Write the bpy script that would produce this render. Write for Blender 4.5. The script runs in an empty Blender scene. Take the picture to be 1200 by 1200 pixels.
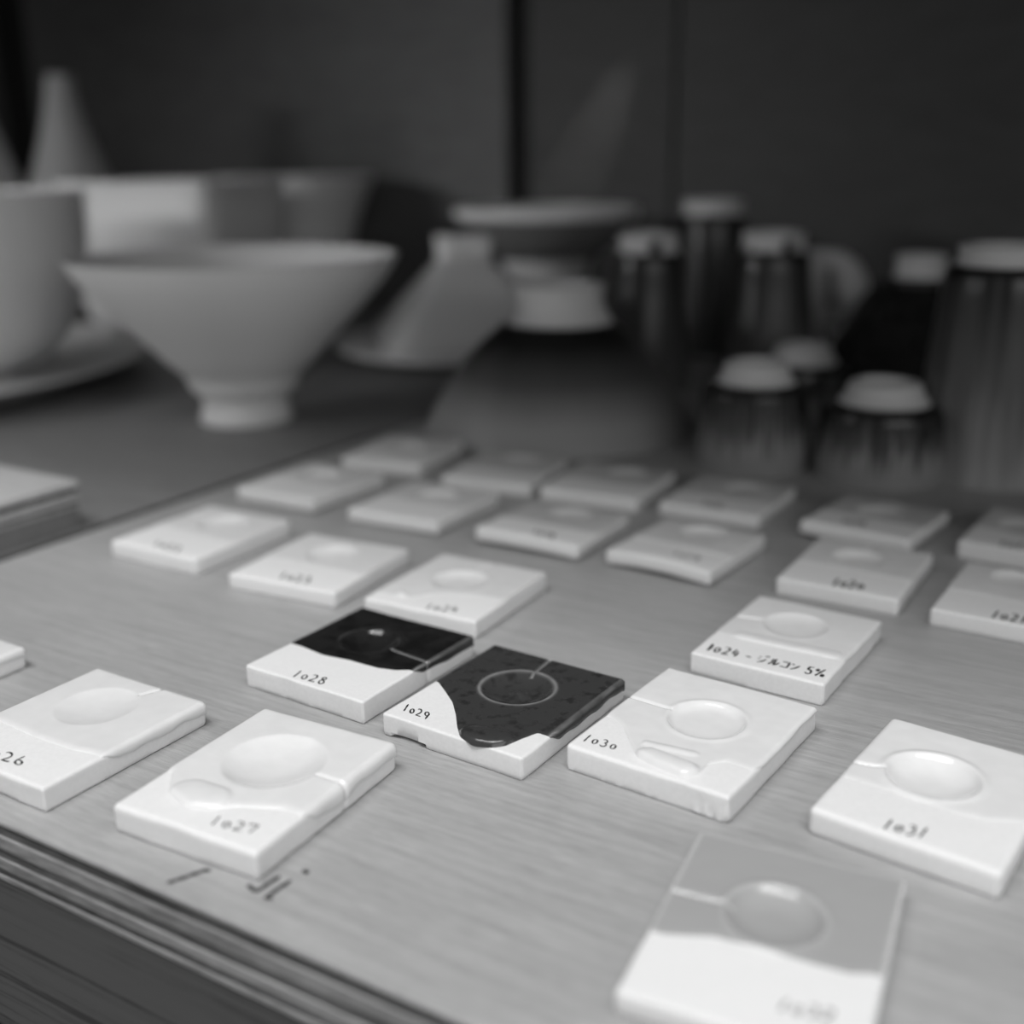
import bpy, math, random
import numpy as np
from mathutils import Vector, noise

random.seed(4)
C = bpy.context.scene.collection
S = bpy.context.scene

# ------------------------------------------------------------------ camera, light, exposure
FPX, PITCH, ROLL, CH = 1328.43, 0.29965, -0.00923, 0.16542
cd = bpy.data.cameras.new('camera'); cam = bpy.data.objects.new('camera', cd); C.objects.link(cam)
_fw = Vector((0, math.cos(PITCH), -math.sin(PITCH)))
_r0 = Vector((1, 0, 0)); _u0 = _r0.cross(_fw)
_r = _r0 * math.cos(ROLL) + _u0 * math.sin(ROLL); _u = _u0 * math.cos(ROLL) - _r0 * math.sin(ROLL)
from mathutils import Matrix
m3 = Matrix((_r, _u, -_fw)).transposed()
cam.matrix_world = Matrix.Translation((0, 0, CH)) @ m3.to_4x4()
cd.sensor_width = 36; cd.sensor_fit = 'HORIZONTAL'; cd.lens = FPX / 1200 * 36
cd.clip_start = .01; cd.clip_end = 50
cd.dof.use_dof = True; cd.dof.focus_distance = 0.338; cd.dof.aperture_fstop = 4.3; cd.dof.aperture_blades = 9
S.camera = cam
S.view_settings.view_transform = 'Standard'; S.view_settings.look = 'None'
S.view_settings.exposure = 0.0; S.view_settings.gamma = 1; S.view_settings.use_curve_mapping = False

TH = math.radians(-30.83)                         # the table is turned by this much to the camera
CA, SA = math.cos(TH), math.sin(TH)
def uv(u, v, z=0.): return Vector((u * CA - v * SA, u * SA + v * CA, z))   # table frame -> world
def to_uv(p): return (p[0] * CA + p[1] * SA, -p[0] * SA + p[1] * CA)

w = bpy.data.worlds.new('world'); S.world = w; w.use_nodes = True
w.node_tree.nodes['Background'].inputs[0].default_value = (.5, .5, .5, 1)
w.node_tree.nodes['Background'].inputs[1].default_value = .36

def area(name, loc, sx, sy, power, target=None, rotz=TH):
    l = bpy.data.lights.new(name, 'AREA'); l.shape = 'RECTANGLE'; l.size = sx; l.size_y = sy; l.energy = power
    o = bpy.data.objects.new(name, l); C.objects.link(o); o.location = loc
    if target is None: o.rotation_euler = (0, 0, rotz)
    else: o.rotation_euler = (Vector(target) - Vector(loc)).to_track_quat('-Z', 'Y').to_euler()
    return o
area('ceiling_panel_light', uv(.10, -.455, 1.60), 2.0, .66, 35)
area('ceiling_lamp', uv(-.06, -.20, 1.25), .07, .025, 1.3, uv(-.05, .3, 0))
area('front_fill_light', (.75, -1.70, .80), 2.4, .80, 11, (-.1, .7, .05))  # unseen fill added to brighten tile fronts and rear pots
o = area('left_lamp', (-1.25, .50, .385), .55, .06, .42, (-.15, 1.12, .12)); o.data.spread = math.radians(50)

# ------------------------------------------------------------------ helpers
def ray(px, py):
    return _fw + _r * ((px - 600) / FPX) - _u * ((py - 600) / FPX)
def at(px, py, z=0.):
    d = ray(px, py); s = (z - CH) / d.z
    return Vector((0, 0, CH)) + d * s
def at_y(px, py, y):                               # the point of that ray at distance y
    d = ray(px, py); return Vector((0, 0, CH)) + d * (y / d.y)

def mesh(name, verts, faces, mat, parent=None, smooth=True, attr=None):
    me = bpy.data.meshes.new(name)
    me.from_pydata([tuple(map(float, v)) for v in verts], [], [tuple(map(int, f)) for f in faces]); me.update()
    if smooth: me.polygons.foreach_set('use_smooth', [True] * len(me.polygons))
    if attr is not None:
        a = me.attributes.new('tone', 'FLOAT', 'POINT'); a.data.foreach_set('value', [float(x) for x in attr])
    if mat: me.materials.append(mat)
    o = bpy.data.objects.new(name, me); C.objects.link(o)
    if parent: o.parent = parent
    return o
def thing(name, label, cat, loc=(0, 0, 0), rotz=0., group=None):
    o = bpy.data.objects.new(name, None); C.objects.link(o); o.location = loc; o.rotation_euler = (0, 0, rotz)
    o.empty_display_size = .02
    o['label'] = label; o['category'] = cat
    if group: o['group'] = group
    return o
def structure(o): o['kind'] = 'structure'; return o
def box(name, lo, hi, mat, parent=None, bev=.0):
    x0, y0, z0 = lo; x1, y1, z1 = hi
    if bev <= 0:
        v = [(x, y, z) for z in (z0, z1) for y in (y0, y1) for x in (x0, x1)]
        f = [(0, 2, 3, 1), (4, 5, 7, 6), (0, 1, 5, 4), (2, 6, 7, 3), (0, 4, 6, 2), (1, 3, 7, 5)]
        return mesh(name, v, f, mat, parent, smooth=False)
    import bmesh
    bm = bmesh.new(); bmesh.ops.create_cube(bm, size=1)
    for vv in bm.verts:
        vv.co = Vector(((x0 + x1) / 2 + vv.co.x * (x1 - x0), (y0 + y1) / 2 + vv.co.y * (y1 - y0), (z0 + z1) / 2 + vv.co.z * (z1 - z0)))
    bmesh.ops.bevel(bm, geom=bm.edges[:], offset=bev, segments=2, affect='EDGES', profile=.5)
    me = bpy.data.meshes.new(name); bm.to_mesh(me); bm.free(); me.materials.append(mat)
    o = bpy.data.objects.new(name, me); C.objects.link(o)
    if parent: o.parent = parent
    return o

# ------------------------------------------------------------------ materials
def mat(name, col=.5, rough=.5, spec=.5, coat=0., sss=0.):
    m = bpy.data.materials.new(name); m.use_nodes = True
    b = m.node_tree.nodes['Principled BSDF']
    b.inputs['Base Color'].default_value = (col, col, col, 1); b.inputs['Roughness'].default_value = rough
    b.inputs['Specular IOR Level'].default_value = spec; b.inputs['Coat Weight'].default_value = coat
    b.inputs['Coat Roughness'].default_value = .05
    if sss:
        b.inputs['Subsurface Weight'].default_value = sss; b.inputs['Subsurface Radius'].default_value = (1, 1, 1)
        b.inputs['Subsurface Scale'].default_value = .0015
    return m
def N(m, t, **k):
    n = m.node_tree.nodes.new(t)
    for a, b in k.items(): setattr(n, a, b)
    return n
def L(m, a, b): m.node_tree.links.new(a, b)
def bsdf(m): return m.node_tree.nodes['Principled BSDF']
def ramp(m, fac, stops):
    r = N(m, 'ShaderNodeValToRGB'); L(m, fac, r.inputs[0])
    while len(r.color_ramp.elements) < len(stops): r.color_ramp.elements.new(.5)
    for e, (p, c) in zip(r.color_ramp.elements, stops): e.position = p; e.color = (c, c, c, 1)
    return r.outputs[0]
def noise_tex(m, scale, vec=(1, 1, 1), detail=3., coord='Object', rough=.5):
    tc = N(m, 'ShaderNodeTexCoord'); mp = N(m, 'ShaderNodeMapping'); mp.inputs['Scale'].default_value = vec
    L(m, tc.outputs[coord], mp.inputs[0]); n = N(m, 'ShaderNodeTexNoise')
    n.inputs['Scale'].default_value = scale; n.inputs['Detail'].default_value = detail; n.inputs['Roughness'].default_value = rough
    L(m, mp.outputs[0], n.inputs['Vector']); return n.outputs['Fac']
def math_(m, op, a, b=None):
    n = N(m, 'ShaderNodeMath', operation=op)
    for i, x in enumerate((a, b)):
        if x is None: continue
        if isinstance(x, (int, float)): n.inputs[i].default_value = x
        else: L(m, x, n.inputs[i])
    return n.outputs[0]
def mixc(m, fac, a, b, mode='MIX'):
    n = N(m, 'ShaderNodeMix', data_type='RGBA', blend_type=mode)
    if isinstance(fac, (int, float)): n.inputs[0].default_value = fac
    else: L(m, fac, n.inputs[0])
    for s, x in ((6, a), (7, b)):
        if isinstance(x, (int, float)): n.inputs[s].default_value = (x, x, x, 1)
        else: L(m, x, n.inputs[s])
    return n.outputs[2]
def bump(m, h, strength=.3, dist=.0003):
    n = N(m, 'ShaderNodeBump'); n.inputs['Strength'].default_value = strength; n.inputs['Distance'].default_value = dist
    L(m, h, n.inputs['Height']); L(m, n.outputs[0], bsdf(m).inputs['Normal'])

def wood(name, c0, c1, rough=.5, fine=1., spec=.4):
    m = mat(name, rough=rough, spec=spec)
    a = noise_tex(m, 26, (.9, 16, 5), 4, rough=.6)
    b = noise_tex(m, 130 * fine, (1.0, 14, 6), 3, rough=.65)
    c = noise_tex(m, 5, (.7, 2.5, 1), 2)
    s = math_(m, 'ADD', math_(m, 'MULTIPLY', a, .45), math_(m, 'ADD', math_(m, 'MULTIPLY', b, .40), math_(m, 'MULTIPLY', c, .15)))
    L(m, ramp(m, s, [(.40, c0), (.5, (c0 + c1) / 2), (.60, c1)]), bsdf(m).inputs['Base Color'])
    L(m, ramp(m, b, [(.3, rough - .14), (.7, rough + .12)]), bsdf(m).inputs['Roughness'])
    bump(m, b, .5, .0005)
    return m
M = {}
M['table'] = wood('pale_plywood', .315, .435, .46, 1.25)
M['table_left'] = wood('shaded_plywood', .17, .27, .55)  # the same plywood with its shade put into a darker colour
M['ply_dark'] = wood('dark_end_grain_ply', .045, .15, .7)
M['ply_light'] = wood('light_ply', .17, .34, .65)
M['block_top'] = wood('pale_block_ply', .40, .54, .5)
M['block_ply'] = wood('brown_block_ply', .15, .20, .6)
M['block_light'] = wood('light_block_ply', .28, .40, .6)
def rail_wood():
    m = mat('pine_rail', rough=.6, spec=.3)
    a = noise_tex(m, 4.2, (.5, 3, 58), 2.5, rough=.55); f = noise_tex(m, 90, (1, 10, 10), 3)
    s = math_(m, 'ADD', math_(m, 'MULTIPLY', a, .85), math_(m, 'MULTIPLY', f, .15))
    L(m, ramp(m, s, [(.38, .048), (.46, .094), (.54, .102), (.60, .078), (.68, .112)]), bsdf(m).inputs['Base Color'])
    return m
M['rail'] = rail_wood()
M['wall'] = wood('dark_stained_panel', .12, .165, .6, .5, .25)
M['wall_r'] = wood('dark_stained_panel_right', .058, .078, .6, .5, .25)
M['dark'] = mat('black_recess', .012, .8)
M['ink'] = mat('black_ink', .022, .55)
M['pencil'] = mat('soft_pencil', .035, .7)

def bisque():
    m = mat('bisque_clay', .80, .62, .35)
    n = noise_tex(m, 900, detail=3); L(m, ramp(m, n, [(.3, .775), (.7, .82)]), bsdf(m).inputs['Base Color'])
    bump(m, n, .15, .0001); return m
M['bisque'] = bisque()
def white_glaze(name, col, rough, orange=.0):
    m = mat(name, col, rough, .5, sss=.12)
    n = noise_tex(m, 160, detail=2); L(m, ramp(m, n, [(.3, col - .02), (.7, col + .015)]), bsdf(m).inputs['Base Color'])
    if orange: bump(m, noise_tex(m, 700, detail=1), orange, .0003)
    return m
M['glaze_gloss'] = white_glaze('glossy_white_glaze', .78, .10)
M['glaze_satin'] = white_glaze('satin_white_glaze', .76, .30)
M['glaze_skin'] = white_glaze('orange_peel_white_glaze', .78, .16, .10)
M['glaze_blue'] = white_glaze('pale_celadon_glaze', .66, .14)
def tone_mat(name, dark, light, rough, spots=None, coat=0.):
    m = mat(name, dark, rough, .5, coat)
    at_ = N(m, 'ShaderNodeAttribute', attribute_name='tone')
    base = dark
    if spots:
        n = noise_tex(m, spots[0], detail=2.5); base = ramp(m, n, [(spots[1], spots[2]), (spots[1] + .16, dark)])
    L(m, mixc(m, at_.outputs['Fac'], base, light), bsdf(m).inputs['Base Color'])
    return m
M['glaze_black'] = tone_mat('black_iron_glaze', .017, .30, .13, (120, .40, .010))
M['glaze_brown'] = tone_mat('spotted_iron_glaze', .046, .28, .16, (240, .31, .026))
M['glaze_grey'] = tone_mat('grey_glaze', .37, .62, .14)
M['porcelain'] = mat('matte_porcelain', .76, .55, .3)
M['porcelain_dim'] = mat('grey_porcelain', .55, .55, .3)
M['porcelain_white'] = mat('white_porcelain', .86, .5, .3)
M['dish_dark'] = mat('dark_dish', .2, .4)  # dark body colour, the pale rim is a separate part
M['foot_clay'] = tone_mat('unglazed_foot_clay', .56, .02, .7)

def streak_glaze(name, zmax, dark, light, start, soft, streak, seedv, rough=.16, freq=26.):
    """Iron glaze that breaks paler towards the rim (the lip is at z=0 on an upturned cup) in vertical runs."""
    m = mat(name, dark, rough, .5)
    tc = N(m, 'ShaderNodeTexCoord'); sp = N(m, 'ShaderNodeSeparateXYZ'); L(m, tc.outputs['Object'], sp.inputs[0])
    z = math_(m, 'DIVIDE', sp.outputs['Z'], zmax)
    ang = math_(m, 'ARCTAN2', sp.outputs['Y'], sp.outputs['X'])
    cb = N(m, 'ShaderNodeCombineXYZ')
    L(m, math_(m, 'ADD', math_(m, 'MULTIPLY', math_(m, 'COSINE', ang), freq * .16), seedv), cb.inputs[0])
    L(m, math_(m, 'MULTIPLY', math_(m, 'SINE', ang), freq * .16), cb.inputs[1])
    L(m, math_(m, 'MULTIPLY', z, .9), cb.inputs[2])
    n = N(m, 'ShaderNodeTexNoise'); n.inputs['Scale'].default_value = 1.6; n.inputs['Detail'].default_value = 2.
    L(m, cb.outputs[0], n.inputs['Vector'])
    e = math_(m, 'ADD', z, math_(m, 'MULTIPLY', math_(m, 'SUBTRACT', n.outputs['Fac'], .5), -streak))
    L(m, ramp(m, e, [(max(0, start - soft), light), (start, (light + dark * 3) / 4), (min(1, start + soft), dark)]), bsdf(m).inputs['Base Color'])
    return m

# ------------------------------------------------------------------ the setting: wall, floor, upper shelf, table
WV = 1.17
def wall_u(px, py=150):                            # table coordinate u where that ray meets the back wall
    d = ray(px, py); a, b = to_uv(d); return a * WV / b
wb = structure(bpy.data.objects.new('wall_back', None)); C.objects.link(wb); wb.rotation_euler = (0, 0, TH)
us = {k: wall_u(k) for k in (8, 44, 562, 597, 621, 788, 793)}
box('backing', (-4.5, WV + .012, -.75), (1.4, WV + .05, .9), M['dark'], wb)
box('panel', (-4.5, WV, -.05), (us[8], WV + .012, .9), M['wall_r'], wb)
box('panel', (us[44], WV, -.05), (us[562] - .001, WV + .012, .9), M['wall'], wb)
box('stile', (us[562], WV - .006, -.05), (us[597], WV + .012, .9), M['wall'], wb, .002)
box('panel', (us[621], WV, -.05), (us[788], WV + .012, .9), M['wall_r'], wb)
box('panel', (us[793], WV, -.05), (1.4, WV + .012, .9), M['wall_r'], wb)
fl = structure(mesh('floor', [uv(-4.5, -2.5, -.75), uv(2.2, -2.5, -.75), uv(2.2, 1.3, -.75), uv(-4.5, 1.3, -.75)], [(0, 1, 2, 3)], M['wall'], smooth=False))

sp_ = bpy.data.lights.new('added_wall_spot', 'SPOT'); so_ = bpy.data.objects.new('added_wall_spot', sp_); C.objects.link(so_)  # spot lamp added only to throw the pale streak on the wall
so_.location = uv(wall_u(812), WV - .066, .40); sp_.energy = 1.5; sp_.spot_size = math.radians(17); sp_.spot_blend = .9; sp_.shadow_soft_size = .004
so_.rotation_euler = (uv(wall_u(694), WV, .185) - so_.location).to_track_quat('-Z', 'Y').to_euler()
SHZ, SHV = .43, .20
sh = thing('upper_shelf', 'dark wooden shelf board fixed to the panelled wall above the pottery', 'shelf', (0, 0, 0), TH)
box('board', (-2.5, SHV, SHZ), (1.3, WV - .006, SHZ + .022), M['wall'], sh, .001)
box('edge_band', (-2.5, SHV - .004, SHZ - .001), (1.3, SHV, SHZ + .023), M['ply_light'], sh)

FV, SEAM = .1556, -.4330
def layered(root, u0, u1, v0, v1, spec, top_mat):
    z = 0.
    for i, (t, key, inset) in enumerate(spec):
        box('ply', (u0 + inset, v0 + inset, z - t + .00002), (u1 - inset, v1, z), top_mat if i == 0 else M[key], root, .0003)
        z -= t
PLY = [(.0014, 'table', .0), (.0036, 'ply_dark', .0007), (.0042, 'ply_light', .0001), (.0030, 'ply_dark', .0006), (.0034, 'ply_light', .0001), (.0020, 'ply_dark', .0004), (.0016, 'ply_light', 0.)]
PT = sum(p[0] for p in PLY)
tb = thing('plywood_board', 'pale plywood board under the numbered glaze tiles, with layered front edge', 'table top', (0, 0, 0), TH)
layered(tb, SEAM, 1.1, FV, WV - .008, PLY, M['table'])
tl = thing('plywood_board', 'plywood board, coloured darker for shade, carrying the pale bowls, beyond the seam gap', 'table top', (0, 0, 0), TH)
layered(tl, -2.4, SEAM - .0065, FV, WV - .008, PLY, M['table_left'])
fr = thing('table_frame', 'brown pine rail of the table under the plywood edge', 'table', (0, 0, 0), TH)
box('rail', (-2.4, FV + .0005, -PT - .054), (1.0, FV + .022, -PT), M['rail'], fr, .001)
box('cross_rail', (-2.4, WV - .05, -PT - .040), (1.0, WV - .02, -PT), M['rail'], fr, .001)
box('shade_panel', (-2.4, FV + .03, -.75), (1.0, FV + .045, -PT), M['dark'], fr)  # black sheet added for the darkness below the rail
for su in (-2.35, .95):
    for sv in (FV + .05, WV - .06):
        box('leg', (su - .02, sv, -.75), (su + .02, sv + .04, -PT), M['rail'], fr, .002)
# pencilled writing on the plywood, half under tile 1027
def ribbon(lines, wid, zf, name, mtl, parent, thick=.00012):
    V, F = [], []
    for ln in lines:
        pts = []
        for (p, q) in zip(ln[:-1], ln[1:]):
            n = max(1, int(math.hypot(q[0] - p[0], q[1] - p[1]) / .0004))
            pts += [(p[0] + (q[0] - p[0]) * i / n, p[1] + (q[1] - p[1]) * i / n) for i in range(n)]
        pts.append(ln[-1]); P = np.array(pts, float)
        if len(P) < 2: continue
        T = np.gradient(P, axis=0); T /= np.linalg.norm(T, axis=1)[:, None] + 1e-12
        Nn = np.stack([-T[:, 1], T[:, 0]], 1)
        k0 = len(V); n = len(P)
        for i in range(n):
            e = min(i, n - 1 - i); ww = wid * (.55 if e == 0 else .85 if e == 1 else 1.) * (1 + .18 * math.sin(i * .9 + k0))
            for s in (-.5, -.2, .2, .5):
                x, y = P[i] + Nn[i] * s * ww
                V.append((x, y, zf(x, y) + (thick if abs(s) < .4 else thick * .35)))
        for i in range(n - 1):
            for j in range(3):
                a = k0 + i * 4 + j; F.append((a, a + 1, a + 5, a + 4))
    return mesh(name, V, F, mtl, parent)
def pl(*pts): return [to_uv(at(x, y)) for x, y in pts]
ribbon([pl((196, 1035), (215, 1029), (240, 1020), (247, 1021)), pl((291, 1037), (297, 1043), (303, 1044), (314, 1036), (328, 1027)),
        pl((320, 1054), (312, 1052), (320, 1046), (341, 1032)), pl((355, 1020), (362, 1024))], .0013, lambda x, y: 0.00005, 'pencil_mark', M['pencil'], tb)

# ------------------------------------------------------------------ stroke lettering
def ell(cx, cy, rx, ry, a0=0, a1=360, n=12):
    return [(cx + rx * math.cos(math.radians(a0 + (a1 - a0) * i / n)), cy + ry * math.sin(math.radians(a0 + (a1 - a0) * i / n))) for i in range(n + 1)]
GL = {
    '0': (.9, [ell(.42, .36, .26, .30, 100, 470)]), '1': (.78, [[(.22, 0), (.42, 1.05)]]),
    '2': (.95, [ell(.38, .70, .28, .26, 160, -20, 7) + [(.5, .4), (.08, .02), (.8, .04)]]),
    '3': (.9, [ell(.34, .74, .26, .22, 150, -80, 7) + ell(.36, .28, .32, .27, 80, -150, 8)]),
    '4': (.95, [[(.30, .95), (.08, .38), (.78, .42)], [(.58, .75), (.46, 0)]]),
    '5': (.9, [[(.28, .9), (.2, .5)] + ell(.34, .28, .32, .26, 110, -150, 8), [(.28, .9), (.75, .92)]]),
    '6': (.9, [[(.55, 1.), (.2, .5)] + ell(.38, .25, .28, .25, 160, 500, 10)]),
    '7': (.9, [[(.08, .7), (.12, .92), (.76, .9), (.36, 0)]]),
    '8': (.95, [[(.66, .84)] + ell(.42, .76, .24, .2, 40, 250, 6) + ell(.40, .26, .28, .26, 80, -250, 9) + [(.66, .84)]]),
    '9': (.95, [ell(.42, .66, .28, .26, 0, 350, 10) + [(.72, .8), (.44, -.1)]]),
    '*': (.75, [[(.3, 0), (.42, .9)], [(.44, .1), (.52, .85)], [(.25, .35), (.6, .6)], [(.36, .05), (.36, .9)]]),
    ' ': (.35, []), '-': (.9, [[(.1, .45), (.75, .42)]]),
    'ji': (1.15, [[(.08, .80), (.3, .7)], [(.04, .5), (.26, .42)], [(.14, .02), (.5, .2), (.82, .6)], [(.66, 1.02), (.74, .86)], [(.86, 1.06), (.94, .9)]]),
    'ru': (1.1, [[(.3, .85), (.3, .4), (.06, .05)], [(.56, .9), (.54, .08), (.72, .16), (1., .5)]]),
    'ko': (1.0, [[(.12, .8), (.8, .8), (.76, .12)], [(.08, .14), (.84, .12)]]),
    'n': (1.1, [[(.1, .8), (.32, .64)], [(.12, .06), (.5, .22), (.92, .72)]]),
    '%': (1.1, [ell(.2, .72, .12, .14, 90, 450, 7), [(.16, 0), (.86, .95)], ell(.84, .2, .13, .15, 90, 450, 7)]),
}
def text_lines(chars, o, e, t, loc):
    o, e, t = (np.array(loc(*p)) for p in (o, e, t))
    tot = sum(GL[c][0] for c in chars); ex = (e - o) / tot; ey = t - o
    x, out = 0., []
    for c in chars:
        wd, strokes = GL[c]
        for s in strokes: out.append([tuple(o + ex * (x + .06 + px * (.88 if len(c) == 1 else 1.)) + ey * py) for px, py in s])
        x += wd
    return out, np.linalg.norm(ey)

# ------------------------------------------------------------------ glaze test tiles
def smooth01(x): x = np.clip(x, 0, 1); return x * x * (3 - 2 * x)
def fbm(x, y, s, seed): return noise.noise(Vector((x * s + seed * 7.3, y * s - seed * 3.1, seed * 1.7)))

def tile(label, pose, dish=None, groove=None, bound=None, text=None, txt=None, glaze='glaze_satin', res=40, dish_r=.0112, depth=.0024,
         rim=.00012, lift=None, bumps=(), r=.0012, th=.0004, skirt=(0., .0, .0), side_groove=False, knob=0., chip=None, rough_corner=False, ring=None,
         breaks=False, seed=1, group=None, gdepth=.0007, dish_pow=4.):
    x, y, tz, wd, ln, t = pose
    root = thing('glaze_test_tile', label, 'tile', (x, y, .0001), tz, group)
    hw, hl = wd / 2, ln / 2
    ca, sa = math.cos(tz), math.sin(tz)
    def loc(px, py):
        p = at(px, py, t); dx, dy = p.x - x, p.y - y
        return (dx * ca + dy * sa, -dx * sa + dy * ca)
    dc = np.array(loc(*dish)) if dish else np.array((.000, .0055))
    gv = None
    if groove:
        ge = np.array(loc(*groove)); gv = ge - dc; gl = np.linalg.norm(gv); gv /= gl
    lf = lift or (0, 0, 0, 0, 0)                   # front-left, front-right, back-right, back-left, extra bow along the front
    bb = [(np.array(loc(*p)), np.array(loc(*q)), rad, hgt) for (p, q, rad, hgt) in bumps]
    def warp(a, b):
        p, q = (a / hw + 1) / 2, (b / hl + 1) / 2
        p = min(max(p, 0), 1); q = min(max(q, 0), 1)
        z = lf[0] * (1 - p) * (1 - q) + lf[1] * p * (1 - q) + lf[2] * p * q + lf[3] * (1 - p) * q
        return z + lf[4] * (4 * p * (1 - p)) * (1 - q) ** 2
    def top(a, b):
        z = t + warp(a, b) + .00022 * fbm(a, b, 45, seed) + .00006 * fbm(a, b, 220, seed + 3)
        d = math.hypot(a - dc[0], b - dc[1]) / dish_r
        if d < 1: z -= depth * (1 - d ** dish_pow)
        z += rim * math.exp(-((d - 1.04) / .10) ** 2)
        if knob: z += knob * math.exp(-(((a - dc[0] - .001) ** 2 + (b - dc[1] + .001) ** 2) / (.0026 ** 2)))
        if gv is not None:
            rx, ry = a - dc[0], b - dc[1]; s = rx * gv[0] + ry * gv[1]; c = -rx * gv[1] + ry * gv[0]
            if s > dish_r * .97: z -= gdepth * math.exp(-(c / .0005) ** 2) * min(1, (s - dish_r * .97) / .001)
        return z
    R2 = r * math.pi / 2
    def surf(a, b, off=0., omax=None):
        ax, bx = min(max(a, -hw + r), hw - r), min(max(b, -hl + r), hl - r)
        ox, oy = a - ax, b - bx; o = math.hypot(ox, oy)
        z = top(ax, bx)
        if o < 1e-9: return (a, b, z + off)
        dx, dy = ox / o, oy / o; ph = min(o / r, math.pi / 2)
        drop = max(0, o - R2); zb = warp(ax, bx)
        rad = (r + off) * math.sin(ph) + (.00028 * fbm(ax * 1. + dx * .01, bx + dy * .01, 90, seed + 5) * min(1, o / R2))
        if side_groove and gv is not None:
            rx, ry = ax - dc[0], bx - dc[1]; c = -rx * gv[1] + ry * gv[0]
            if rx * gv[0] + ry * gv[1] > 0: rad -= .0007 * math.exp(-(c / .0006) ** 2)
        zz = z - (r + off * 0) * (1 - math.cos(ph)) - drop + off * math.cos(ph)
        zz = max(zz, zb)
        if o > R2 and zz - zb < .0007: rad -= .0006 * (1 - max(0, zz - zb) / .0007)
        if chip:                                   # a bite out of the lower front edge: (a from, a to, height)
            if dy < -.8 and chip[0] < ax < chip[1]:
                k = math.sin(math.pi * (ax - chip[0]) / (chip[1] - chip[0])) ** .7 * chip[2]
                if zz < k: rad -= .0016 * (1 - zz / max(k, 1e-6)) + .0004
        if rough_corner and ax > hw - .012 and bx < -hl + .004 and zz < t * .55:
            rad += .0006 * fbm(ax, bx + zz, 500, seed)
        return (ax + dx * rad, bx + dy * rad, zz)
    def axis(h, n):
        inner = np.linspace(-h + r, h - r, n)
        oo = np.concatenate([np.linspace(0, R2, 6)[1:], R2 + np.array([.2, .45, .7, .88, .90, 1.]) * (t - r + .0004)])
        return np.concatenate([-(h - r) - oo[::-1], inner, (h - r) + oo])
    A_, B_ = axis(hw, res), axis(hl, int(res * 1.15))
    na, nb = len(A_), len(B_)
    V = [surf(a, b) for b in B_ for a in A_]
    F = [(j * na + i, j * na + i + 1, (j + 1) * na + i + 1, (j + 1) * na + i) for j in range(nb - 1) for i in range(na - 1)]
    rimv = [i for i in range(na)] + [j * na + na - 1 for j in range(1, nb)] + [(nb - 1) * na + i for i in range(na - 2, -1, -1)] + [j * na for j in range(nb - 2, 0, -1)]
    F.append(tuple(rimv[::-1]))
    bo = mesh('body', V, F, M['bisque'], root); bo.data.set_sharp_from_angle(angle=math.radians(32))
    # the glaze coat, from its lower boundary to the back edge, a separate skin on the clay
    if bound: bp = [loc(*p) for p in bound]
    else: bp = [(-hw, -.0045 + .002 * fbm(0, 0, 1, seed)), (-.3 * hw, -.0062), (.3 * hw, -.0075), (hw, -.0055 + .002 * fbm(3, 0, 1, seed))]
    bp = [p for p in bp if -hw + r < p[0] < hw - r]
    bp = np.array([(-hw + r, bp[0][1])] + bp + [(hw - r, bp[-1][1])])
    sq = np.concatenate([[0], np.cumsum(np.linalg.norm(np.diff(bp, axis=0), axis=1))]); sq /= sq[-1]
    def bcurve(p):                                 # the boundary curve, rounded at its corners, p from -1 to 1
        f = (p + 1) / 2; o = [0, 0]
        for d in (-.014, -.007, 0, .007, .014):
            g_ = min(max(f + d * min(1, 12 * f, 12 * (1 - f)), 0), 1)
            o[0] += np.interp(g_, sq, bp[:, 0]) / 5; o[1] += np.interp(g_, sq, bp[:, 1]) / 5
        return o
    so = np.argsort(bp[:, 0]); bx_, by_ = bp[so, 0], bp[so, 1]
    def bnd(a): return np.interp(a, bx_, by_)
    n = res + 8; ks = 5
    oL, oR, oB = (R2 * .55 + s for s in skirt)
    ps = np.linspace(-1, 1, n); ss = np.concatenate([np.array([0, .004, .010, .018, .03, .045, .065]), np.linspace(.09, 1, n)])
    cols = [('L', k / ks) for k in range(ks, 0, -1)] + [('M', p) for p in ps] + [('R', k / ks) for k in range(1, ks + 1)]
    rows = [('M', s) for s in ss] + [('B', k / ks) for k in range(1, ks + 1)]
    V, tone, F = [], [], []
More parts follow.
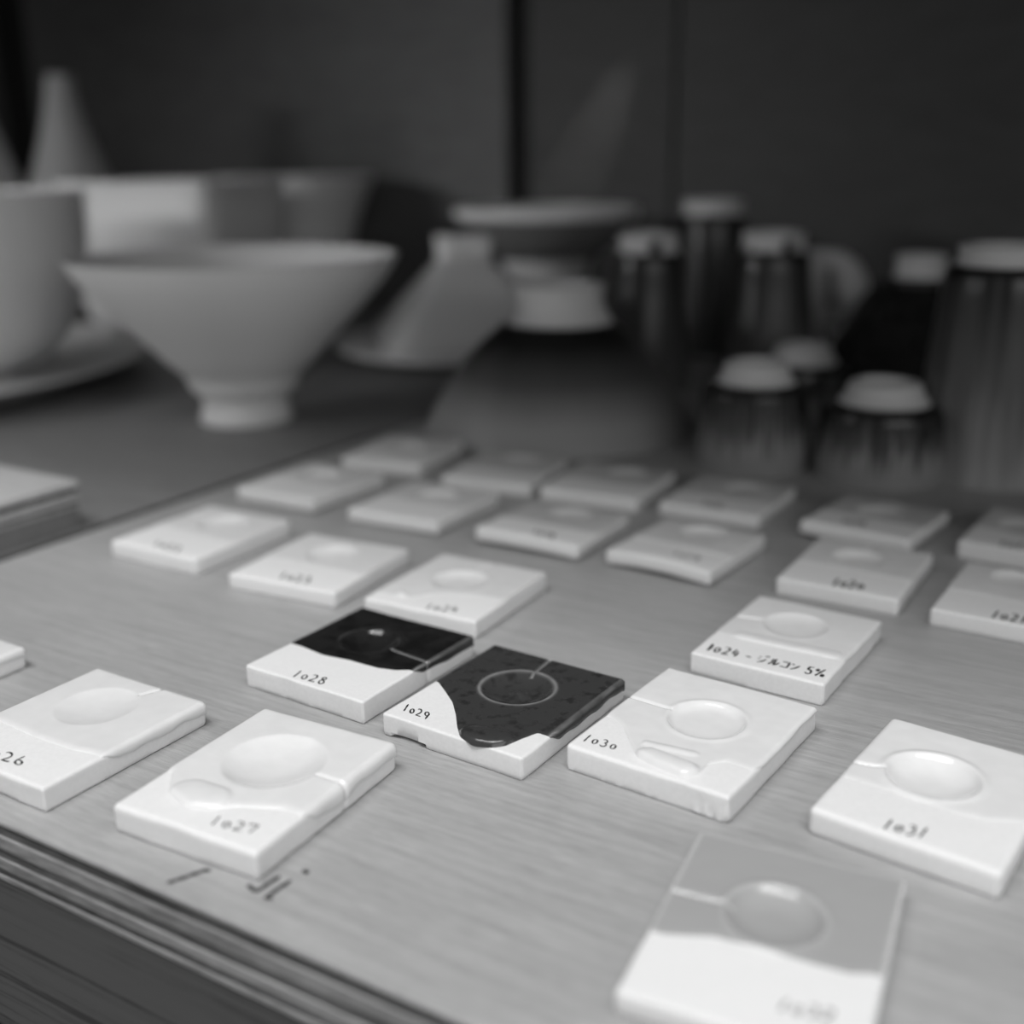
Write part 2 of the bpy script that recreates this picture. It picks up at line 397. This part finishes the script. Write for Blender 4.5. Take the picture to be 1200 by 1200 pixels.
    for rk, s in rows:
        for ck, p in cols:
            a0, b0 = bcurve(p if ck == 'M' else (-1 if ck == 'L' else 1)); a1, b1 = (hw - r) * (p if ck == 'M' else (-1 if ck == 'L' else 1)), hl - r
            b = b0 + (b1 - b0) * (s if rk == 'M' else 1)
            a = a0 + (a1 - a0) * (s if rk == 'M' else 1)
            sd = s * (b1 - b0) if rk == 'M' else b1 - b0
            env = smooth01(sd / .006) if rk == 'M' else 1.
            if ck == 'L': a -= p * oL * (.25 + .75 * env) * (1 + .35 * fbm(b, 1, 120, seed))
            if ck == 'R': a += p * oR * (.25 + .75 * env) * (1 + .35 * fbm(b, 2, 120, seed))
            if rk == 'B': b += s * oB * (1 + .35 * fbm(a, 3, 120, seed))
            off = th * math.sqrt(min(1, sd / .0016)) - .00006 if rk == 'M' else th
            if ck != 'M' and p > .99: off = -.0001
            if rk == 'B' and s > .99: off = -.0001
            for (p0, p1, rad, hg) in bb:
                dv = p1 - p0; L2 = dv @ dv + 1e-12; k = min(max(((a - p0[0]) * dv[0] + (b - p0[1]) * dv[1]) / L2, 0), 1)
                dd = math.hypot(a - p0[0] - dv[0] * k, b - p0[1] - dv[1] * k) / rad
                if dd < 1: off += hg * math.sqrt(1 - dd * dd) * min(1, (1 - dd) * 4) * min(1, sd / .001)
            V.append(surf(a, b, off))
            tn = 0.
            if breaks:
                d = math.hypot(a - dc[0], b - dc[1]) / dish_r
                tn = max(tn, (breaks if ring is None else ring) * math.exp(-((d - 1.03) / .05) ** 2))
                if gv is not None:
                    rx, ry = a - dc[0], b - dc[1]; sg = rx * gv[0] + ry * gv[1]; c = -rx * gv[1] + ry * gv[0]
                    if sg > dish_r * .8: tn = max(tn, 1.0 * math.exp(-(c / .0004) ** 2))
                ov = max(abs(a) - (hw - r), b - (hl - r))
                tn = max(tn, 1.0 * math.exp(-((ov - R2 * .35) / (R2 * .30)) ** 2))
                tn = min(1, tn * (1 + .3 * fbm(a, b, 300, seed)))
            tone.append(tn)
    nc = len(cols)
    F = [(j * nc + i, j * nc + i + 1, (j + 1) * nc + i + 1, (j + 1) * nc + i) for j in range(len(rows) - 1) for i in range(nc - 1)]
    mesh('glaze', V, F, M[glaze], root, attr=tone)
    if text:
        lines, hgt = text_lines(text, txt[0], txt[1], txt[2], loc)
        def zf(a, b):
            zz = surf(min(max(a, -hw + r), hw - r), min(max(b, -hl + r), hl - r))[2]
            return zz + (th + .00012 if b > bnd(a) - .0012 else 0.)
        ribbon(lines, max(.0005, hgt * .12), zf, 'number', M['ink'], root)
    return root

G = 'numbered glaze test tiles laid out on the board'
K = dict(group=G)
# front tiles, the ones in focus
tile('white tile marked 1028 with glossy black glaze over its back half', (-.0511, .3529, -.5823, .0503, .0591, .0078), (434, 753), (497, 776),
     [(343.5, 748.5), (354.7, 758), (378, 767.7), (410.7, 774), (443, 783), (464, 786), (479.5, 786)], '1028', ((341, 793), (381, 803), (348, 785.5)),
     'glaze_black', 84, dish_r=.0100, dish_pow=2.8, depth=.0034, skirt=(.0002, .0032, .002), side_groove=True, breaks=.12, ring=.02, seed=2, r=.0007, rim=.0002, lift=(0, 0, 0, 0, 0), **K)
tile('white tile marked 1029 with spotted dark brown glaze running down in a lobe', (-.0022, .3186, -.5914, .0502, .0594, .0073), (606.5, 807), (648, 771),
     [(513.7, 800), (522, 811), (530, 823), (534, 838), (535.5, 852), (539, 864), (552.5, 872.5), (575, 877), (592.5, 875), (610, 867), (630, 859.5), (660, 855)],
     '1029', ((471, 833), (503, 844), (474.5, 825)), 'glaze_brown', 88, dish_r=.0117, depth=.0024, skirt=(.0002, .0030, .0015), knob=.0016, breaks=.75, seed=3, r=.0007,
     chip=(-.0225, -.0085, .0024), rim=.0002, bumps=[((556, 864), (582, 868), .0062, .0016)], dish_pow=3.2, **K)
tile('glossy white tile marked 1030 with a fat glaze roll along its front', (.0528, .2971, -.6208, .0501, .0614, .0080), (828, 845), (741, 818),
     [(716, 841), (730, 853), (738, 872), (746, 888), (762.7, 897), (800, 913), (818, 909), (828, 897), (850, 893), (896, 894)],
     '1030', ((681, 868.5), (722, 880), (687, 861)), 'glaze_gloss', 80, dish_r=.0116, dish_pow=9, depth=.0015, seed=4, r=.0011, skirt=(.0, .001, .001),
     bumps=[((760, 888), (802, 904), .0044, .0016), ((758, 873), (812, 885), .0016, .0004)], rough_corner=True, rim=.00025, **K)
tile('white tile marked 1024 with a line of Japanese handwriting along its front', (.0952, .3614, -.5949, .0459, .0604, .0077), (932, 734), (861, 722),
     [(841, 740), (894, 755), (941.7, 764.7), (993.7, 770)], ['*', '0', '2', '4', ' ', '-', ' ', 'ji', 'ru', 'ko', 'n', ' ', '5', '%'],
     ((825, 761.5), (966, 795), (831.5, 753.5)), 'glaze_satin', 76, dish_r=.0112, depth=.0018, seed=5, gdepth=.0011, r=.0009, skirt=(0, .001, .001),
     bumps=[((870, 746), (975, 768), .0035, .0005)], **K)
tile('glossy white tile marked 1031 with two bright glints in its dish', (.1120, .2632, -.6545, .0474, .0610, .0075), (1093, 911), (1001, 894),
     [(986, 913), (1056, 932), (1114.5, 952.6), (1155, 963), (1195, 965)], '1031', ((1032, 971), (1086, 984), (1038.5, 960)), 'glaze_gloss', 76,
     dish_r=.0122, dish_pow=3.6, depth=.0031, seed=6, gdepth=.0009, r=.0017, skirt=(0, .001, .001), rim=.0004, **K)
tile('white tile marked 1032 with translucent mid-grey glaze, nearest the viewer', (.0551, .2073, -.4381, .0490, .0624, .0055), (908, 1074), (783, 1043),
     [(758.6, 1088), (779, 1096), (836, 1099), (890, 1112), (953, 1131), (994.5, 1142), (1020, 1142)], '1032', ((909, 1184), (979, 1199), (914, 1171)),
     'glaze_grey', 70, dish_r=.0110, depth=.0028, seed=7, gdepth=.0010, breaks=.32, r=.0009, skirt=(0, 0, 0), rim=.0003, **K)
tile('white tile marked 1027 with pitted thick glaze, overhanging a pencil mark', (-.0687, .2723, -.4964, .0476, .0601, .0081), (322, 893), (416, 924),
     [(201, 907), (197, 931), (216, 948), (246, 951), (276, 946), (330, 949), (366, 949)], '1027', ((244, 967), (300, 978), (251, 956.5)), 'glaze_skin', 76,
     dish_r=.0145, dish_pow=2.8, rim=0., depth=.0026, seed=8, r=.0014, skirt=(.0, .0036, .002), side_groove=True, th=.0006, bumps=[((222, 930), (246, 938), .0062, .0010)], **K)
tile('soft white tile marked 1026 with glaze sagging over its right side', (-.1310, .3036, -.5520, .0492, .0584, .0073), (114, 829), (203, 806),
     [(0, 846), (43, 865), (86.7, 880), (108, 884), (134, 881)], '1026', ((-26, 883), (28, 899), (-19, 873)), 'glaze_satin', 76, dish_r=.0125, dish_pow=2.4, rim=0., depth=.0015, seed=9,
     r=.0011, skirt=(0, .0030, .002), th=.0006, **K)
tile('white tile cut by the left frame edge, with a short groove in its back', (-.2045, .3468, -.555, .0500, .0590, .0072), None, (12, 742),
     None, None, None, 'glaze_satin', 60, seed=10, skirt=(0, .0026, .002), th=.0005, **K)
tile('white tile with a bead of glaze glinting beside its front corner, touching black tile 1028', (-.0215, .4147, -.5049, .0492, .0567, .0076), (539, 681), (584, 659),
     [(455, 684), (475, 703), (505, 697), (560, 700), (600, 700)], '1024', ((497, 713.5), (537, 718), (501.5, 707.5)), 'glaze_gloss', 64, seed=11, depth=.0020,
     bumps=[((470, 697), (472, 698), .0022, .0009)], **K)
tile('white tile marked 1023 with a notch cut from dish to back edge', (-.0798, .4455, -.4586, .0518, .0560, .0070), (390, 650), (421, 633),
     None, '1023', ((326, 678.5), (364, 684), (330, 671.5)), 'glaze_satin', 60, seed=12, gdepth=.0016, **K)
tile('white tile marked 1022 close beside the seam gap', (-.1396, .4860, -.5327, .0509, .0602, .0079), (262, 614), (217, 602),
     None, '1022', ((180, 640), (212, 648), (183, 634)), 'glaze_satin', 56, seed=13, gdepth=.0014, r=.0016, **K)
# the rows behind
tile('pale tile lying along the seam behind tile 1022, with a faint groove', (-.1044, .5708, -.5396, .0505, .0586, .0068), (375, 558), (335, 563), None, None, None,
     'glaze_satin', 48, seed=14, lift=(.0008, .0012, 0, 0, 0), r=.0015, **K)
tile('pale tile with a bright dish between the seam tile and the 1018 tile', (-.0428, .5342, -.5104, .0511, .0583, .0062), (512, 583), None, None, None, None,
     'glaze_satin', 48, seed=15, lift=(.0006, .0012, 0, 0, 0), r=.0015, **K)
tile('dim tile in the far left corner beside the inverted cone bowl', (-.0626, .6390, -.3800, .0493, .0580, .0069), None, None, None, None, None, 'glaze_satin', 40, seed=16, r=.0015, **K)
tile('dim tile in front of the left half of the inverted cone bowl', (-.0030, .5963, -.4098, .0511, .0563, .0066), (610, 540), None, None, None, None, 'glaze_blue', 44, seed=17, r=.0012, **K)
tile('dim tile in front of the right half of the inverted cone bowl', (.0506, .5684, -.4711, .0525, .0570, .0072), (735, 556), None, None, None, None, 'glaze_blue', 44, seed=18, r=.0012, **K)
tile('warped pale tile marked 1018 with its front edge curling up', (.0192, .4968, -.5154, .0520, .0558, .0061), (668, 605), None, None, '1018',
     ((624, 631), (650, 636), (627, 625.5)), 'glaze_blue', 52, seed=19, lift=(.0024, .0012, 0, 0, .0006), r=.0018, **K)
tile('warped pale tile marked 1019 with bowed front edge and a glint in its dish', (.0757, .4653, -.6078, .0486, .0575, .0061), (825, 627), None, None, '1019',
     ((788, 656), (820, 662), (791, 651)), 'glaze_gloss', 56, seed=20, lift=(.0012, .0008, 0, 0, .0016), r=.0016, th=.0006, **K)
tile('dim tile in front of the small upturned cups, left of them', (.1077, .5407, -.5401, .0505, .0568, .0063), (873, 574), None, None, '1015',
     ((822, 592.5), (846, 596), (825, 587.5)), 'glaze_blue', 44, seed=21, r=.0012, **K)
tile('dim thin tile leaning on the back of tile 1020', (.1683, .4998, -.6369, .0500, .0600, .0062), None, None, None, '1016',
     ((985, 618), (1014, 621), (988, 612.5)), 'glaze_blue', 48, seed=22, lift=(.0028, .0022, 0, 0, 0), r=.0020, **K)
tile('pale tile marked 1020 with a short dark cut behind its dish', (.1400, .4338, -.5522, .0475, .0591, .0071), (1005, 655), (1029, 637), None, '1020',
     ((974, 686.5), (1013, 691.5), (977.5, 678)), 'glaze_gloss', 60, seed=23, gdepth=.0018, r=.0012, dish_r=.0105, **K)
tile('pale tile marked 1021 at the right frame edge', (.1908, .3984, -.5905, .0500, .0587, .0071), (1195, 681), None, None, '1021',
     ((1160, 724), (1204, 731), (1164, 716)), 'glaze_satin', 60, seed=24, r=.0010, **K)
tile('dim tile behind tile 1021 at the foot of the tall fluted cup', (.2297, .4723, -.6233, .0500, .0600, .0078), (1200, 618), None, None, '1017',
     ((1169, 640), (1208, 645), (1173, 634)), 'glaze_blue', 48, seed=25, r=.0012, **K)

# ------------------------------------------------------------------ plywood offcut on the left board
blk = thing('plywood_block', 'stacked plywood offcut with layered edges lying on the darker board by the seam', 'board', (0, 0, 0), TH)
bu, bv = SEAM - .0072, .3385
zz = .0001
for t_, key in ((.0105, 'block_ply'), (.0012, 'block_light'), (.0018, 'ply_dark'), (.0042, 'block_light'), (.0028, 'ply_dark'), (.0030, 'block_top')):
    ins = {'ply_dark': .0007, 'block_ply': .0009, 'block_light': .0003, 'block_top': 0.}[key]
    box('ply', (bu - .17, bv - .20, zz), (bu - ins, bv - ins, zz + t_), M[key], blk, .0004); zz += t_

# ------------------------------------------------------------------ thrown pots
def profile(base, rows, zref=None):
    """(pixel row, half width in pixels) measured on the photograph -> (radius, height) about the upright axis at base"""
    ax, ay = base.x, base.y; hor = math.hypot(ax, ay)
    out = []
    for py, hwid in rows:
        lo, hi = -.2, .8
        for _ in range(50):
            mid = (lo + hi) / 2; p = Vector((ax, ay, mid)) - Vector((0, 0, CH))
            yy = 600 - FPX * p.dot(_u) / p.dot(_fw)
            if yy > py: lo = mid
            else: hi = mid
        d = (Vector((ax, ay, lo)) - Vector((0, 0, CH))).dot(_fw)
        out.append((hwid * d / FPX, lo))
    return out
def lathe(name, prof, mtl, parent, n=64, toneset=None, flute=None, close=True):
    pf = [prof[0]]
    for p in prof[1:]:                             # drop doubled rings, split long flat spans
        d = math.hypot(p[0] - pf[-1][0], p[1] - pf[-1][1])
        if d < 2e-5: continue
        q = pf[-1]; k = max(1, int(d / .02))
        pf += [(q[0] + (p[0] - q[0]) * j / k, q[1] + (p[1] - q[1]) * j / k) for j in range(1, k + 1)]
    prof = pf
    V, F, T = [], [], []
    for i, (rr, z) in enumerate(prof):
        for k in range(n):
            a = 2 * math.pi * k / n; r_ = rr; t_ = 0.
            if toneset: r_, t_ = toneset(i, a, rr, z)
            if flute: r_ = flute(a, r_, z)
            V.append((r_ * math.cos(a), r_ * math.sin(a), z)); T.append(t_)
    for i in range(len(prof) - 1):
        for k in range(n):
            F.append((i * n + k, i * n + (k + 1) % n, (i + 1) * n + (k + 1) % n, (i + 1) * n + k))
    if close:
        F.append(tuple(range(n))[::-1]); F.append(tuple((len(prof) - 1) * n + k for k in range(n)))
    o = mesh(name, V, F, mtl, parent, attr=T); o.data.set_sharp_from_angle(angle=math.radians(48)); return o
def densify(pr, k=5):
    P = np.array(pr, float); out = []
    for i in range(len(P) - 1):
        p0, p1, p2, p3 = P[max(i - 1, 0)], P[i], P[i + 1], P[min(i + 2, len(P) - 1)]
        for j in range(k):
            s = j / k
            out.append(.5 * ((2 * p1) + (p2 - p0) * s + (2 * p0 - 5 * p1 + 4 * p2 - p3) * s * s + (3 * p1 - p0 - 3 * p2 + p3) * s ** 3))
    out.append(P[-1]); return [(max(float(a), .0002), float(b)) for a, b in out]
def shell(outer, thick=.003, floor=.006):
    """outer profile (bottom to lip) -> closed wall with a rounded lip and an inside"""
    inner = [(max(rr - thick, .0005), max(z, outer[0][1] + floor)) for rr, z in outer if z > outer[0][1] + floor * .5]
    lip = [(outer[-1][0] - thick * .2, outer[-1][1] + thick * .25), (outer[-1][0] - thick * .8, outer[-1][1] + thick * .25)]
    inn = inner[::-1]; inn.append((.0005, inn[-1][1]))
    return [(.0005, outer[0][1])] + outer + lip + inn

def base_at(px, py, front_r=0.):                   # the axis of a pot whose foot front shows at that pixel
    p = at(px, py); d = Vector((p.x, p.y, 0)).normalized(); return p + d * front_r

# pale conical bowl on the left board
b = base_at(291, 502, .031); b.z = 0
t = thing('conical_bowl', 'pale conical bowl with flaring lip on a small foot, standing on the darker board', 'bowl', b)
pr = profile(b, [(493, 52), (484, 52), (476, 49.5), (468, 49), (462, 51), (456, 60), (448, 64), (438, 69), (420, 88), (400, 107), (375, 132), (350, 156), (325, 177), (303, 191)])
z0 = pr[0][1]; pr = [(rr, z - z0) for rr, z in pr]
lathe('foot_ring', densify([(pr[0][0] * .6, .0)] + pr[:5] + [(pr[4][0] * .6, pr[4][1])], 4), M['porcelain'], t, 72)
lathe('body', shell(densify(pr[4:], 5), .0028, .004), M['porcelain'], t, 96)

# plate with the big bowl at the left edge
pb = Vector((-.539, .892, 0))
t = thing('round_plate', 'wide pale round plate under the big bowl at the left edge', 'plate', pb)
PL = densify([(.12, 0), (.185, .001), (.19, .006), (.215, .010), (.236, .017), (.243, .020)], 4)
lathe('dish', shell(PL, .005, .006), M['porcelain_dim'], t, 96)
bb_ = at_y(-30, 440, .915); bb_.z = .0063
t = thing('round_bowl', 'large pale rounded bowl sitting on the wide plate', 'bowl', bb_)
pr = profile(Vector((bb_.x, bb_.y, 0)), [(446, 52), (440, 60), (432, 80), (412, 104), (390, 121), (360, 134), (330, 142), (290, 148), (260, 150.5), (237, 152)])
z0 = pr[0][1]; pr = [(rr, z - z0) for rr, z in pr]
lathe('foot_ring', [(pr[0][0] * .8, 0), (pr[0][0], 0), (pr[0][0], pr[1][1] + .003), (pr[0][0] * .8, pr[1][1] + .003)], M['porcelain_dim'], t, 64)
lathe('body', shell(densify(pr[1:], 5), .004, .005), M['porcelain_white'], t, 96)

def square_pot(name, parent, rows, mtl, rot=0., thick=.004, n=4, rnd=9., invert=False, steps=24):
    """faceted wall: rows of (half side, z), softened corners; hollow unless inverted"""
    def ring(h, z):
        out = []
        for q in range(n * steps):
            a = 2 * math.pi * q / (n * steps); c_, s_ = abs(math.cos(a)), abs(math.sin(a))
            rr = h * (c_ ** rnd + s_ ** rnd) ** (-1 / rnd)
            out.append((rr * math.cos(a + rot), rr * math.sin(a + rot), z))
        return out
    rings = [ring(h, z) for h, z in rows]
    if not invert: rings += [ring(h - thick, z if i == 0 else max(z, rows[0][1] + .006)) for i, (h, z) in enumerate(rows[::-1])]
    k = n * steps; V = [v for r_ in rings for v in r_]; F = []
    for i in range(len(rings) - 1):
        for j in range(k): F.append((i * k + j, i * k + (j + 1) % k, (i + 1) * k + (j + 1) % k, (i + 1) * k + j))
    F.append(tuple(range(k))[::-1]); F.append(tuple((len(rings) - 1) * k + j for j in range(k)))
    return mesh(name, V, F, mtl, parent)

# faceted square bowl behind
fb = at_y(203, 210, 1.17); fb.z = 0
t = thing('faceted_bowl', 'white square-sided bowl with a soft upright corner, behind the conical bowl', 'bowl', fb)
zt = at_y(245, 212, 1.06).z
box_rows = [(.060, .006), (.070, .02), (.078, .06), (.082, .10), (.085, zt)]
square_pot('body', t, box_rows, M['porcelain_white'], math.radians(-106), .004)
lathe('foot_ring', [(.03, 0), (.045, 0), (.045, .007), (.03, .007)], M['porcelain'], t, 48)
# bowl behind it
cb_ = at_y(345, 210, 1.385); cb_.z = 0; t = thing('tapered_bowl', 'grey tapered bowl half hidden behind the white square bowl', 'bowl', cb_)
pr = [(.045, 0), (.045, .006), (.05, .02), (.062, .06), (.074, .105), (.093, at_y(380, 207, 1.36).z)]
lathe('body', shell(densify(pr, 4), .004, .006), M['porcelain_white'], t, 72)

# bottles at the far left
def bottle(px, yb, label, top_py, hws):
    p = at_y(px, 200, yb); base = Vector((p.x, p.y, 0))
    t = thing('slender_bottle', label, 'bottle', base)
    pr = profile(base, hws); zt = pr[0][1]
    pr = pr[::-1]; rb, zb = pr[0]
    pr = [(rb * .75, 0), (rb * 1.0, .004), (rb * 1.25, .04), (rb * 1.18, zb * .62)] + pr
    lathe('body', shell(densify(pr, 5), .0035, .005), M['porcelain_dim'], t, 72)
    lathe('lip', densify([(pr[-1][0] - .003, zt - .001), (pr[-1][0] + .0006, zt - .001), (pr[-1][0] + .0008, zt + .001), (pr[-1][0] - .0008, zt + .0022), (pr[-1][0] - .003, zt + .001)], 3), M['porcelain_dim'], t, 48, close=False)
bottle(82, 1.36, 'grey slender-necked bottle rising behind the bowls at the left', 88, [(90, 15), (115, 18.5), (140, 24), (165, 30.5), (195, 40), (225, 50)])
bottle(-38, 1.20, 'dark grey bottle shoulder cut off by the left frame edge', 60, [(60, 16), (95, 22), (130, 33), (165, 43), (195, 51), (225, 58)])

# inverted square bowl on a saucer
sv = at_y(545, 400, 1.0); sv.z = 0; t = thing('saucer', 'flat pale saucer under the upturned square bowl', 'saucer', sv)
lathe('dish', shell(densify([(.05, 0), (.052, .004), (.095, .0075), (.111, .0120), (.114, .0165)], 4), .002, .0140), M['porcelain'], t, 80)
iv = Vector((sv.x, sv.y, .0142)); t = thing('square_bowl', 'grey square-sided bowl turned upside down on the saucer, foot upward', 'bowl', iv)
square_pot('body', t, [(.0755, .0), (.076, .004), (.053, .032), (.0315, .058), (.025, .0655), (.021, .068)], M['porcelain_dim'], math.radians(14), .004, invert=True, rnd=14.)
square_pot('foot', t, [(.0220, .067), (.0210, .079), (.0220, .0905), (.020, .0915)], M['porcelain'], math.radians(14), .004, invert=True, rnd=10.)

# glazed pots turned upside down, unglazed feet upward
def upturned(name, label, base, prof, foot, glaze, cat='cup', group=None, notch=None, flute=None, n=96):
    t = thing(name, label, cat, base, 0, group)
    zt = prof[-1][1]
    P = densify(prof, 5)
    inner = [(max(rr - .003, .0005), min(z, zt - .004)) for rr, z in P]
    full = [(.0005, inner[-1][1])] + inner[::-1] + [(P[0][0] - .0022, .0002), (P[0][0] - .0008, 0.)] + P + [(.0005, zt)]
    lathe('body', full, glaze, t, n, flute=flute, close=False)
    ft = densify([(foot[0][0] * .5, foot[0][1] - .001)] + foot + [(foot[-1][0] * .8, foot[-1][1] + .0004), (foot[-1][0] * .72, foot[-1][1] - .003), (.0005, foot[-1][1] - .003)], 4)
    f0, f1 = foot[0][1], foot[-1][1]
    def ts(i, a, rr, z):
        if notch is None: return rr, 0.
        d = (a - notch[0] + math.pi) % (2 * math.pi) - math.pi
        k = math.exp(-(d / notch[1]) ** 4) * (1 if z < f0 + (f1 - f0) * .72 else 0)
        return rr * (1 - .30 * k), min(1, k * 1.3)  # shade in the notch recess is painted in as a dark tone
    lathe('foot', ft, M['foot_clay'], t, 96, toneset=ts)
    return t
# big cone bowl
cbx = at(655, 560); cone = Vector((.031, .725, 0))
pr = profile(cone, [(501, 158), (473, 144), (433, 119), (405, 97), (388, 78), (377, 66)])
dz = CONE_H = pr[-1][1]
rb = pr[0][0] + (pr[0][0] - pr[1][0]) / (pr[1][1] - pr[0][1]) * pr[0][1] * .55
pr = [(rb, 0.)] + [(rr, z) for rr, z in pr]
ft = profile(cone, [(377, 62), (371, 60), (356, 52.5), (342, 52), (333, 53.5)])
upturned('cone_bowl', 'large dark glazed conical bowl upside down with a thick white foot, pale towards its rim', cone, pr, ft,
         streak_glaze('cone_bowl_glaze', .085, .011, .30, .44, .26, .08, 3.1, .32, 10), 'bowl')
# small cups in front
SG = 'small upturned streaked cups'
def small_cup(px, dist, foot_px, label, seedv, k=1.0):
    p = at_y(px, foot_px, dist); base = Vector((p.x, p.y, 0)); zt = p.z
    pr = [(.0310 * k, 0), (.0312 * k, .010), (.0305 * k, .022), (.0296 * k, zt - .018), (.0285 * k, zt - .0138), (.0262 * k, zt - .0118), (.0215 * k, zt - .0108)]
    ft = [(.0222 * k, zt - .0122), (.0214 * k, zt - .0102), (.0188 * k, zt - .0062), (.0172 * k, zt - .0015), (.0160 * k, zt)]
    g = streak_glaze('streaked_glaze', zt - .012, .012, .27, .56, .28, 1.0, seedv, .2, 44)
    upturned('small_cup', label, base, pr, ft, g, 'cup', SG)
small_cup(887, .625, 424, 'small upturned dark cup with domed white foot, left front one of the three', 1.3)
small_cup(942, .735, 404, 'small upturned dark cup peeking out behind the other two small cups', 5.9, 1.02)
small_cup(1038, .600, 447, 'small upturned cup with pale zigzag runs, beside the tall fluted cup', 9.4, 1.1)
# tall cups
TG = 'tall upturned dark cups'
def tall_cup(px, dist, foot_py, rf, rm, rbm, label, seedv, notch=None, hfoot=.011, light=.07, start=.35, flutes=0):
    p = at_y(px, foot_py, dist); base = Vector((p.x, p.y, 0)); zt = p.z; zb = zt - hfoot
    pr = [(rbm, 0), (rbm, .01), (rbm * .985, zb * .35), (rm, zb * .72), (rm * .93, zb - .006), (rf * 1.06, zb)]
    ft = [(rf * 1.02, zb - .001), (rf, zb + .002), (rf * .97, zb + hfoot * .5), (rf, zt - .001), (rf * .95, zt)]
    g = streak_glaze('tall_streaked_glaze', zb, .011, light, start, .45, .55, seedv, .28, 30)
    fl_ = None
    if flutes: fl_ = lambda a, rr, z: rr * (1 + .022 * abs(math.cos(a * flutes / 2)) * (1 if rr > rf * 1.02 else 0))
    upturned('tall_cup', label, base, pr, ft, g, 'cup', TG, notch, fl_, 128)
tall_cup(1184, .600, 287, .0250, .0325, .0365, 'tall fluted dark cup upside down at the right frame edge', 2.2, None, .0100, .34, .46, 14)
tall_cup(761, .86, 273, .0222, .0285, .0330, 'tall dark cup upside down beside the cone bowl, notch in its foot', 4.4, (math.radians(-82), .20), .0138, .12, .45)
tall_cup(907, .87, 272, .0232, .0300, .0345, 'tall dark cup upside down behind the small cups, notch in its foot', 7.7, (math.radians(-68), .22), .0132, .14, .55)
tall_cup(836, 1.02, 234, .0262, .0295, .0320, 'tallest dark cup upside down at the back with a flat pale foot', 3.3, None, .0125, .05)
# dark cone bowl at the right back
c2 = at_y(1081, 300, .86); c2 = Vector((c2.x, c2.y, 0)); zt = at_y(1081, 299, .86).z
upturned('cone_bowl', 'black shiny conical bowl upside down behind the tall fluted cup', c2,
         [(.075, 0), (.073, .008), (.055, .045), (.036, .072), (.024, zt - .018), (.0195, zt - .016)],
         [(.0192, zt - .017), (.0184, zt - .013), (.0178, zt - .008), (.0186, zt - .001), (.0178, zt)], M['glaze_black'], 'bowl')
# white mug with curled handle, hidden behind the notched cup
mg = at_y(925, 300, 1.0); mg = Vector((mg.x, mg.y, 0)); zt = at_y(925, 296, 1.0).z
t = thing('mug', 'pale mug upside down, its thick curled handle showing right of the notched cup', 'mug', mg)
lathe('body', densify([(.034, 0), (.034, .004), (.033, .05), (.030, zt - .006), (.026, zt - .001), (.02, zt)], 4), M['porcelain_dim'], t, 64)
def tube(name, pts, radii, mtl, parent, n=14):
    P = [Vector(p) for p in pts]; V, F = [], []
    for i, p in enumerate(P):
        d = (P[min(i + 1, len(P) - 1)] - P[max(i - 1, 0)]).normalized(); s = Vector((0, 1, 0)); u_ = d.cross(s).normalized()
        for k in range(n):
            a = 2 * math.pi * k / n; V.append(p + (u_ * math.cos(a) + s * math.sin(a)) * radii[i])
    for i in range(len(P) - 1):
        for k in range(n): F.append((i * n + k, i * n + (k + 1) % n, (i + 1) * n + (k + 1) % n, (i + 1) * n + k))
    F.append(tuple(range(n))[::-1]); F.append(tuple((len(P) - 1) * n + k for k in range(n)))
    return mesh(name, V, F, mtl, parent)
hp = []
for (px, py) in [(930, 303), (950, 302), (966, 303), (980, 308), (989, 319), (993, 333), (993, 345), (991, 357), (983, 367), (968, 373), (950, 376), (932, 377)]:
    q = at_y(px, py, 1.0); hp.append((q.x - mg.x, q.y - mg.y, q.z))
hp = [tuple(p) for p in (np.array(hp))]
tube('handle', hp, [.007, .007, .008, .0115, .0155, .0180, .0180, .0150, .0095, .0055, .004, .004], M['porcelain_dim'], t)

# shallow dish at the back, standing on an upturned cup
dv = at_y(640, 300, 1.13); zf_ = at_y(640, 326, 1.13).z
base = Vector((dv.x, dv.y, 0))
t = thing('support_cup', 'grey upturned cup holding up the shallow dish, behind the big cone bowl', 'cup', base)
lathe('body', densify([(.036, 0), (.036, .004), (.034, zf_ * .6), (.030, zf_ - .010), (.024, zf_ - .008)], 4), M['glaze_black'], t, 64)
lathe('foot', [(.024, zf_ - .009), (.0235, zf_ - .0002), (.018, zf_ - .0002)], M['foot_clay'], t, 64)
t = thing('shallow_dish', 'shallow dark-sided dish with pale rim raised behind the cone bowl', 'dish', (base.x, base.y, zf_))
pr = profile(Vector((base.x, base.y, 0)), [(326, 46), (312, 50), (301, 58), (288, 76), (270, 93), (255, 104), (246, 107)])
pr = [(rr, z - zf_) for rr, z in pr]; pr[0] = (pr[0][0], 0)
lathe('body', shell(densify(pr[2:], 4), .0035, .004), M['dish_dark'], t, 96)
rr_, rz_ = pr[-1]
lathe('rim', densify([(rr_ - .016, rz_ - .006), (rr_ - .002, rz_ - .0075), (rr_ + .001, rz_ - .003), (rr_, rz_ + .002), (rr_ - .004, rz_ + .0024), (rr_ - .016, rz_ - .0045)], 3), M['porcelain'], t, 96, close=False)
lathe('foot_ring', [(pr[0][0] * .7, 0), (pr[0][0], 0), (pr[1][0], pr[1][1]), (pr[2][0] * .95, pr[2][1] + .002), (pr[0][0] * .7, pr[2][1] + .002)], M['foot_clay'], t, 64)
